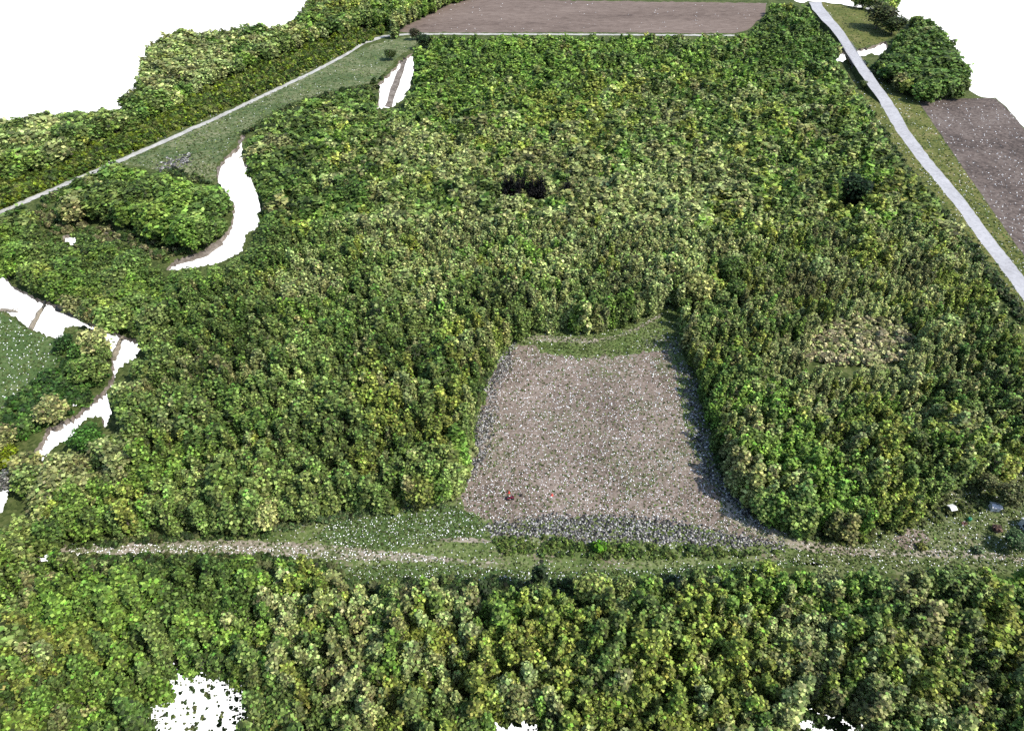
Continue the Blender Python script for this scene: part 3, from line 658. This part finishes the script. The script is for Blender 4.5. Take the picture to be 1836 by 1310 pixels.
# one forest object: near and far sources in one collection
COL = bpy.data.collections.new('forest_sources')
srcs = list(COL_N.objects) + list(COL_F.objects)
for q, o in enumerate(srcs): o.name = 'forest_source_%02d' % q; COL.objects.link(o)
nN = len(COL_N.objects)
idx = np.array([random.choice(NEARMAP[int(kind[i])]) if far[i] == 0 else nN + random.choice(FARMAP[int(kind[i])]) for i in rest])
scatter('forest', COL, cx[rest], cy[rest], np.zeros(len(rest)), idx, sclr[rest], sclz[rest], tintcol(ti[rest], rng, cx[rest], cy[rest]), 'mixed green woodland covering the land behind and around the field')
print('TREES individual', len(ind) + len(SOLO), 'forest', len(rest), 'near', len(rn), 'far', len(rfar))
# shrubs: yellow-green bank above the path, undergrowth on verges and river edges
def sample(poly, n, seed):
    rg = np.random.default_rng(seed); P = np.array(poly); lo, hi = P.min(0), P.max(0); o = np.zeros((0, 2))
    while len(o) < n:
        q = rg.uniform(lo, hi, (n * 2, 2)); o = np.concatenate([o, q[polymask([poly], q[:, 0], q[:, 1])]])
    return o[:n]
def bushes(name, parts, label):
    X, Y, S, C = [], [], [], []
    for poly, n, s, cols, seed in parts:
        q = sample(poly, n, seed); q = q[~polymask(HOLES, q[:, 0], q[:, 1])]; n = len(q); x, y = ground(q[:, 0], q[:, 1]); X.append(x); Y.append(y)
        rg = np.random.default_rng(seed + 500); S.append(s * rg.uniform(.6, 1.35, n))
        c = np.array(cols); C.append(c[rg.integers(0, len(c), n)] * rg.uniform(.8, 1.2, (n, 1)))
    X, Y, S, C = map(np.concatenate, (X, Y, S, C)); n = len(X)
    scatter(name, COL_S, X, Y, np.zeros(n) - .1, rng.integers(0, 4, n), S, S * rng.uniform(.8, 1.3, n), C, label)
YG = [(0.175,0.225,0.022),(0.135,0.19,0.026),(0.20,0.225,0.06),(0.085,0.135,0.026),(0.10,0.15,0.03)]
bushes('shrubs', [(SHRUBS, 2300, 1.25, YG, 1)], 'bright yellow-green scrub on the bank above the pale path')
EDGE = [(0.06,0.10,0.03),(0.10,0.14,0.04),(0.14,0.16,0.06),(0.04,0.07,0.02)]
bushes('undergrowth', [([(905,622),(925,600),(1000,580),(1080,578),(1140,562),(1195,540),(1180,560),(1120,582),(1060,590),(960,596)], 170, .6, EDGE, 2),
        ([(790,903),(822,880),(846,800),(850,740),(868,690),(890,645),(880,640),(850,700),(838,780),(828,840),(810,880),(770,900)], 150, .6, EDGE, 3),
        ([(480,945),(600,918),(720,905),(800,895),(800,908),(700,918),(600,932),(480,955)], 180, .55, [(0.14,0.17,0.07),(0.08,0.13,0.05)], 4),
        ([(880,965),(980,962),(1060,975),(1150,978),(1280,982),(1400,990),(1300,1000),(1100,1002),(900,992)], 260, .42, [(0.12,0.18,0.035),(0.14,0.18,0.045),(0.09,0.14,0.035)], 5),
        ([(1440,975),(1520,950),(1640,935),(1680,890),(1836,850),(1836,900),(1700,930),(1640,950),(1520,975)], 160, .5, [(0.15,0.18,0.05),(0.12,0.14,0.05)], 6),
        ([(1500,130),(1535,160),(1570,215),(1640,320),(1720,410),(1836,565),(1836,590),(1700,420),(1620,320),(1540,215)], 350, .9, EDGE, 7),
        ([(120,975),(300,958),(480,948),(480,960),(300,970),(120,985)], 160, .5, EDGE, 8),
        ([(280,300),(345,312),(385,330),(400,345),(370,330),(300,318)], 40, .9, EDGE, 9),
        ([(1280,820),(1310,880),(1360,935),(1420,955),(1480,972),(1500,950),(1420,930),(1340,870),(1300,800)], 200, .6, EDGE, 10),
        ([(0,740),(60,700),(110,630),(180,620),(195,690),(150,735),(80,765),(20,800)], 190, 1.1, [(0.075,0.15,0.03),(0.05,0.11,0.025),(0.10,0.17,0.04)], 11),
        ([(1435,648),(1450,600),(1480,572),(1560,560),(1630,585),(1635,640),(1560,660)], 330, 1.0, [(0.46,0.41,0.24),(0.40,0.40,0.18),(0.36,0.32,0.19),(0.24,0.27,0.10)], 17),
        ([(56,392),(100,345),(140,405),(262,420),(345,452),(312,470),(180,450),(100,446),(60,420)], 260, .95, [(0.07,0.12,0.03),(0.11,0.16,0.04),(0.20,0.19,0.09)], 18),
        ([(440,240),(500,198),(590,168),(660,152),(690,135),(680,160),(600,185),(505,215),(450,248)], 170, .9, EDGE, 19),
        ([(690,918),(700,870),(760,840),(815,790),(838,740),(846,800),(838,850),(815,892),(760,910)], 190, 1.15, [(0.20,0.24,0.07),(0.15,0.20,0.05),(0.24,0.26,0.11)], 20),
        ([(840,770),(848,700),(868,650),(905,610),(918,612),(885,655),(868,700),(858,760)], 90, .7, [(0.18,0.22,0.07),(0.13,0.18,0.05)], 21),
        ([(100,1002),(300,996),(480,1002),(600,1020),(640,1060),(560,1075),(400,1050),(120,1060)], 620, .75, EDGE + [(0.07,0.14,0.03)], 12),
        ([(640,1050),(800,1040),(1000,1050),(1200,1040),(1250,1070),(1000,1095),(700,1090)], 420, .7, EDGE, 13),
        ([(235,1345),(240,1240),(330,1170),(440,1190),(480,1345)], 130, .28, EDGE, 14), ([(820,1345),(860,1260),(960,1260),(1000,1345)], 50, .6, EDGE, 15), ([(1340,1345),(1380,1260),(1550,1260),(1580,1345)], 90, .6, EDGE, 16)],
        'low leafy undergrowth fringing the clearing, track and verges')
# tufts lying over the open grass and the field, one mass
def tufts(name, parts, label, up=0.8):
    V, T = [], []
    for poly, n, size, tone, seed in parts:
        q = sample(poly, n, seed); q = q[~polymask([ROADP] + HOLES, q[:, 0], q[:, 1])]; n = len(q); x, y = ground(q[:, 0], q[:, 1]); rg = np.random.default_rng(seed + 900)
        P = np.stack([x, y, rg.uniform(.06, .3, n)], 1); nr = np.stack([rg.normal(0, .5, n), rg.normal(0, .5, n), np.full(n, up)], 1)
        V.append(quads(P, nr, size * rg.uniform(.6, 1.3, n), rg)); t = tones(n, rg, .45); t[:, 0] *= tone; T.append(t)
    return np.concatenate(V), np.concatenate(T)
def tuft_obj(name, parts, col, label):
    V, T = tufts(name, parts, label); o = link(bpy.data.objects.new(name, quad_mesh(name, V, T, M['leaf']))); o.color = (*col, 1); tag(o, label, None, None, 'stuff')
tuft_obj('grass_tufts', [(CLEAR, 9000, .62, 1, 1), (LUSH, 900, .6, .8, 2), (LUSH2, 1800, .6, .9, 3), (YARD, 3200, .6, 1.25, 4), (FIELD, 1500, .42, 1.0, 5), (MEADOW, 3000, 1.1, 1.1, 6), (LEFTM, 900, .9, .9, 7), (ROADV, 2600, 1.1, 1.1, 8), (TOPGR, 400, 1.6, 1.1, 9), ([(925,612),(945,600),(1000,594),(1080,592),(1140,577),(1203,546),(1216,600),(1190,627),(1060,642),(985,634)], 1700, .8, 1.2, 10), ([(400,250),(440,232),(500,192),(590,162),(680,148),(690,135),(700,120),(660,160),(590,180),(500,212),(440,245)], 700, 1.4, 1.0, 11)],
         (0.095,0.125,0.036), 'tufts of grass standing over the open ground')

# ------------------------------------------------------------------ rubble and dead brush along the field's edges
RUB = [([(925,612),(918,650),(893,690),(882,760),(872,805),(852,850),(836,862),(846,800),(858,740),(866,680),(888,630)], 2300, 'grey rubble and dead brush down the field\'s left edge'),
       ([(860,945),(930,932),(1000,925),(1100,925),(1200,932),(1260,948),(1330,960),(1400,972),(1412,985),(1340,982),(1270,978),(1180,975),(1100,966),(1050,976),(980,957),(900,966)], 4200, 'long grey rubble bank along the field\'s near edge'),
       ([(1212,640),(1240,665),(1258,720),(1270,790),(1285,840),(1330,900),(1375,935),(1350,946),(1310,908),(1262,852),(1240,795),(1220,700)], 2300, 'dark shaded rubble and brush down the field\'s right edge'),
       ([(1150,618),(1180,600),(1215,610),(1222,640),(1200,640)], 260, 'small rubble heap at the field\'s far right corner'),
       ([(285,300),(300,288),(335,276),(345,284),(320,300),(292,310)], 260, 'grey stone heap on the meadow'),
       ([(515,205),(545,195),(558,206),(530,214)], 90, 'pale stone heap at the woods\' edge near the meadow')]
m, N, L, P = new_mat('rubble_stone')
at = N.new('ShaderNodeAttribute'); at.attribute_name = 'leaf_tone'; sp_ = N.new('ShaderNodeSeparateXYZ'); L.new(at.outputs['Vector'], sp_.inputs[0])
rp = ramp(N, [(0.012,0.012,0.012),(0.06,0.055,0.05),(0.15,0.14,0.13),(0.25,0.245,0.225),(0.42,0.41,0.38)]); L.new(sp_.outputs[1], rp.inputs[0]); L.new(rp.outputs[0], P.inputs['Base Color']); P.inputs['Roughness'].default_value = 0.95
M['rubble'] = m
def stones(name, xy, size, zs, mat, seed, tone=None, flat=0.6):
    """small angular stones, a squashed eight-cornered block each"""
    rg = np.random.default_rng(seed); n = len(xy); x, y = xy[:, 0], xy[:, 1]
    base = np.array([(-1,-1,-1),(1,-1,-1),(1,1,-1),(-1,1,-1),(-1,-1,1),(1,-1,1),(1,1,1),(-1,1,1)], float)
    S = size * rg.uniform(.5, 1.35, (n, 1)); a = rg.uniform(0, 6.28, n); ca, sa = np.cos(a), np.sin(a)
    B = base[None] * rg.uniform(.55, 1.1, (n, 8, 3)) * (S[:, :, None] / 2) * np.array([1, .85, flat])
    X = B[..., 0] * ca[:, None] - B[..., 1] * sa[:, None]; Y = B[..., 0] * sa[:, None] + B[..., 1] * ca[:, None]
    V = np.stack([X + x[:, None], Y + y[:, None], B[..., 2] + zs[:, None]], 2).reshape(-1, 3)
    F = np.array([(0,3,2,1),(4,5,6,7),(0,1,5,4),(1,2,6,5),(2,3,7,6),(3,0,4,7)])
    F = (F[None] + (np.arange(n) * 8)[:, None, None]).reshape(-1)
    me = bpy.data.meshes.new(name); me.vertices.add(8 * n); me.loops.add(24 * n); me.polygons.add(6 * n)
    me.vertices.foreach_set('co', V.astype('f4').ravel()); me.loops.foreach_set('vertex_index', F.astype('i4')); me.polygons.foreach_set('loop_start', np.arange(0, 24 * n, 4, dtype='i4'))
    if tone is not None:
        t = np.zeros((6 * n, 3)); t[:, 1] = np.repeat(tone, 6); q = me.attributes.new('leaf_tone', 'FLOAT_VECTOR', 'FACE'); q.data.foreach_set('vector', t.astype('f4').ravel())
    me.update(calc_edges=True); me.materials.append(mat); return link(bpy.data.objects.new(name, me))
for q, (poly, n, lb) in enumerate(RUB):
    s = sample(poly, n, 40 + q); s = s[vnoise(s[:, 0], s[:, 1] * 1.6, 30, 11 + q) * .8 + np.random.default_rng(q).normal(0, .5, n) > -.35]; s = s + np.random.default_rng(q + 5).normal(0, 4.5, s.shape); n = len(s); gx, gy = ground(s[:, 0], s[:, 1]); rg = np.random.default_rng(60 + q)
    o = stones('rubble', np.stack([gx, gy], 1), 0.72 if q < 4 else 1.5, np.abs(rg.normal(.1, .18, n)), M['rubble'], 80 + q, np.clip(rg.normal(.40, .36, n), 0, 1), 0.4); tag(o, lb, None, None, 'stuff')
# white flecks added over the open ground to stand in for its gaps
FL = [(FIELD, 4000, 1.4), (CLEAR, 2600, 1.7), (LUSH, 420, 1.8), (LUSH2, 560, 1.9), (YARD, 560, 1.9), ([(118,974),(560,980),(800,995),(800,1010),(118,998)], 450, 2.2), (LEFTM, 380, 1.8), (RIGHTF, 600, 1.5), (ROADV, 600, 1.5), (MEADOW, 200, 1.2), (FAR, 110, 1.2),
      ([(150,312),(480,166),(660,72),(660,66),(480,156),(150,302)], 130, 1.5)]
fx, fs = [], []
for q, (poly, n, spx) in enumerate(FL):
    s = sample(poly, n, 200 + q); s = s[~polymask([ROADP] + HOLES, s[:, 0], s[:, 1])]; gx, gy = ground(s[:, 0], s[:, 1]); _, _, sc_ = pix(gx, gy, np.zeros_like(gx)); fx.append(np.stack([gx, gy], 1)); fs.append(spx / sc_)
fx = np.concatenate(fx); fs = np.concatenate(fs)
o = stones('white_flecks', fx, fs[:, None], np.full(len(fx), .12), M['fleck'], 9, None, 0.35); tag(o, 'white flecks added for gaps in the field and grass', None, None, 'stuff')

# ------------------------------------------------------------------ small things
def place(mb, c, rz=0, s=1):
    ca, sa = math.cos(rz), math.sin(rz); mb.v = [(c.x + s * (x * ca - y * sa), c.y + s * (x * sa + y * ca), c.z + s * z) for x, y, z in mb.v]; return mb
def log(a, b, r, lb, z=-0.3):
    A, B = gpt(*a, z), gpt(*b, z); e = empty('fallen_log', A); d = B - A; n = 8; q = random.Random(a[0])
    pts = [d * (i / n) + Vector((q.uniform(-.4, .4), q.uniform(-.4, .4), q.uniform(-.15, .2))) for i in range(n + 1)]
    MB().tube(pts, [r * (1.25 - .7 * i / n) * q.uniform(.85, 1.15) for i in range(n + 1)], 8).build('stem', M['log'], e)
    for k in (2, 4, 6):
        p = pts[k]; sd_ = d.cross(Vector((0, 0, 1))).normalized() * q.choice((-1, 1))
        MB().tube([p, p + sd_ * 1.2 + d.normalized() * .8 + Vector((0, 0, .4)), p + sd_ * 2.2 + d.normalized() * 1.8 + Vector((0, 0, .5))], [r * .45, r * .3, r * .1], 6).build('branch', M['log'], e)
    tag(e, lb, 'log', 'fallen logs lying across the river gap')
log((54,590), (82,540), 1.1, 'long brown log lying right across the left river')
log((3,556), (32,559), .9, 'short brown log at the left edge of the river')
log((204,642), (219,604), 1.2, 'brown log beside the river bend, right of the green tree')
DARKRED = plain('dark_red_paint', (0.28,0.012,0.04), .4, .1); BLACK = plain('black_rubber', (0.012,0.012,0.012), .8, .2); RED = plain('red_plastic', (0.52,0.07,0.05), .5, .1)
p = gpt(915, 893.5); e = empty('quad_bike', p, R(8))
for sx_ in (-.95, .95):
    for sy_ in (-.62, .62):
        w = empty('x', (0,0,0)); bpy.data.objects.remove(w)
        MB().tube([(sx_, sy_ - .2, .48), (sx_, sy_ + .2, .48)], [.48, .48], 12).build('wheel', BLACK, e)
MB().box(-1.35, -.55, -.55, .55, .78, 1.0).box(.5, 1.4, -.55, .55, .78, 1.05).box(-.5, .45, -.22, .22, .5, .95).build('body', DARKRED, e)
MB().box(-.75, .15, -.25, .25, 1.0, 1.16).build('seat', BLACK, e)
MB().tube([(.55, 0, 1.0), (.35, 0, 1.35)], [.05, .05], 6).tube([(.3, -.5, 1.4), (.38, 0, 1.34), (.3, .5, 1.4)], [.05, .05, .05], 6).build('handlebar', BLACK, e)
MB().box(.75, 1.3, -.5, .5, 1.12, 1.16).box(-1.4, -.8, -.5, .5, 1.08, 1.12).build('rack', BLACK, e)
tag(e, 'dark red quad bike with black wheels standing on the bare field', 'quad bike')
for px, py, lb in ((912.5, 883, 'small red marker cone just beyond the quad bike'), (989.5, 887.5, 'small red marker cone alone right of the quad bike')):
    p = gpt(px, py); e = empty('marker_cone', p)
    MB().box(-.5, .5, -.5, .5, 0, .08).build('base', RED, e); MB().tube([(0, 0, .08), (0, 0, 1.25)], [.42, .10], 12).build('cone', RED, e)
    tag(e, lb, 'cone', 'red markers on the field')
p = gpt(934, 888); mb = MB().tube([(0, 0, -.1), (0, 0, .3), (.05, 0, .7)], [.75, .5, .42], 9); mb.v = [(x, y, z) for x, y, z in mb.v]
o = mb.build('tree_stump', plain('charred_wood', (0.02, 0.016, 0.013), .95), None); o.location = p; tag(o, 'dark tree stump right of the quad bike', 'stump')
# yard buildings
WHITE = plain('white_boards', (0.6,0.6,0.58), .7, .06); PALE = plain('pale_metal_roof', (0.48,0.49,0.5), .5, .1, .6); DARK = plain('dark_glass', (0.03,0.035,0.04), .2, .2); GREY = plain('grey_roof', (0.3,0.3,0.31), .8, .2)
def hut(name, c, rz, w, d, h, rise, wall, roof, lb, cat):
    e = empty(name, c, rz); x, y = w / 2, d / 2
    MB().add([(-x,-y,0),(x,-y,0),(x,y,0),(-x,y,0),(-x,-y,h),(x,-y,h),(x,y,h),(-x,y,h),(-x,0,h+rise),(x,0,h+rise)],
             [(0,1,5,4),(2,3,7,6),(1,2,6,9,5),(3,0,4,8,7),(3,2,1,0)]).build('wall', wall, e)
    o_ = .35; t = .12; k = rise / y
    r = MB()
    for s in (-1, 1):
        a = [(-x-o_, s*(y+o_), h-o_*k), (x+o_, s*(y+o_), h-o_*k), (x+o_, 0, h+rise), (-x-o_, 0, h+rise)]
        r.add([(p[0], p[1], p[2]+.03) for p in a] + [(p[0], p[1], p[2]+.03+t) for p in a], [(0,1,2,3),(7,6,5,4),(0,4,5,1),(1,5,6,2),(2,6,7,3),(3,7,4,0)])
    r.build('roof', roof, e)
    dw = min(.9, w * .35); dr = MB().box(-dw/2, dw/2, -y-.06, -y-.003, 0, min(2.0, h - .2)).build('door', GREY, e)
    MB().tube([(dw*.3, -y-.12, 1.0), (dw*.3, -y-.05, 1.0)], [.05, .05], 6).build('handle', DARK, dr)
    if w > 4:
        for wx in (-w*.32, w*.32):
            f = MB().box(wx-.6, wx+.6, -y-.05, -y-.004, 1.0, 2.1).build('window', WHITE, e); MB().box(wx-.5, wx+.5, -y-.09, -y-.055, 1.1, 2.0).build('pane', DARK, f)
        for wy in (-d*.22, d*.22):
            f = MB().box(-x-.05, -x-.004, wy-.6, wy+.6, 1.0, 2.1).build('window', WHITE, e); MB().box(-x-.09, -x-.055, wy-.5, wy+.5, 1.1, 2.0).build('pane', DARK, f)
    tag(e, lb, cat); return e
hut('shed', gpt(1703, 915), R(12), 1.9, 2.1, 2.0, .5, WHITE, WHITE, 'small white shed standing alone on the yard grass', 'shed')
hut('shed', gpt(1781, 912), R(-8), 3.0, 2.4, 2.2, .6, WHITE, PALE, 'pale grey shed half hidden among the yard trees', 'shed')
hut('house', gpt(1858, 952), R(6), 9.0, 7.5, 3.4, 1.6, WHITE, PALE, 'pale house cut off by the right edge of the yard', 'house')
p = gpt(1737, 932); e = empty('water_tank', p); GREEN = plain('green_plastic', (0.03,0.22,0.12), .5, .15)
MB().tube([(0,0,0),(0,0,.1),(0,0,1.2),(0,0,1.4)], [.62,.66,.66,.5], 14).build('tank', GREEN, e); MB().tube([(0,0,1.4),(0,0,1.52)], [.22,.22], 10).build('lid', BLACK, e)
tag(e, 'small green tank beside the brown crate in the yard', 'tank')
p = gpt(1728, 939); e = empty('crate', p, R(20)); BRN = plain('brown_wood', (0.16,0.08,0.06), .9, .25)
for s in (-1, 1):
    for zz in (.12, .42, .72):
        MB().box(-.75, .75, s*.55-.03, s*.55+.03, zz-.1, zz+.1).build('plank', BRN, e)
        MB().box(s*.78-.03, s*.78+.03, -.5, .5, zz-.1, zz+.1).build('plank', BRN, e)
MB().box(-.74, .74, -.51, .51, .0, .05).build('base', BRN, e)
tag(e, 'brown slatted crate in front of the green tank', 'crate')
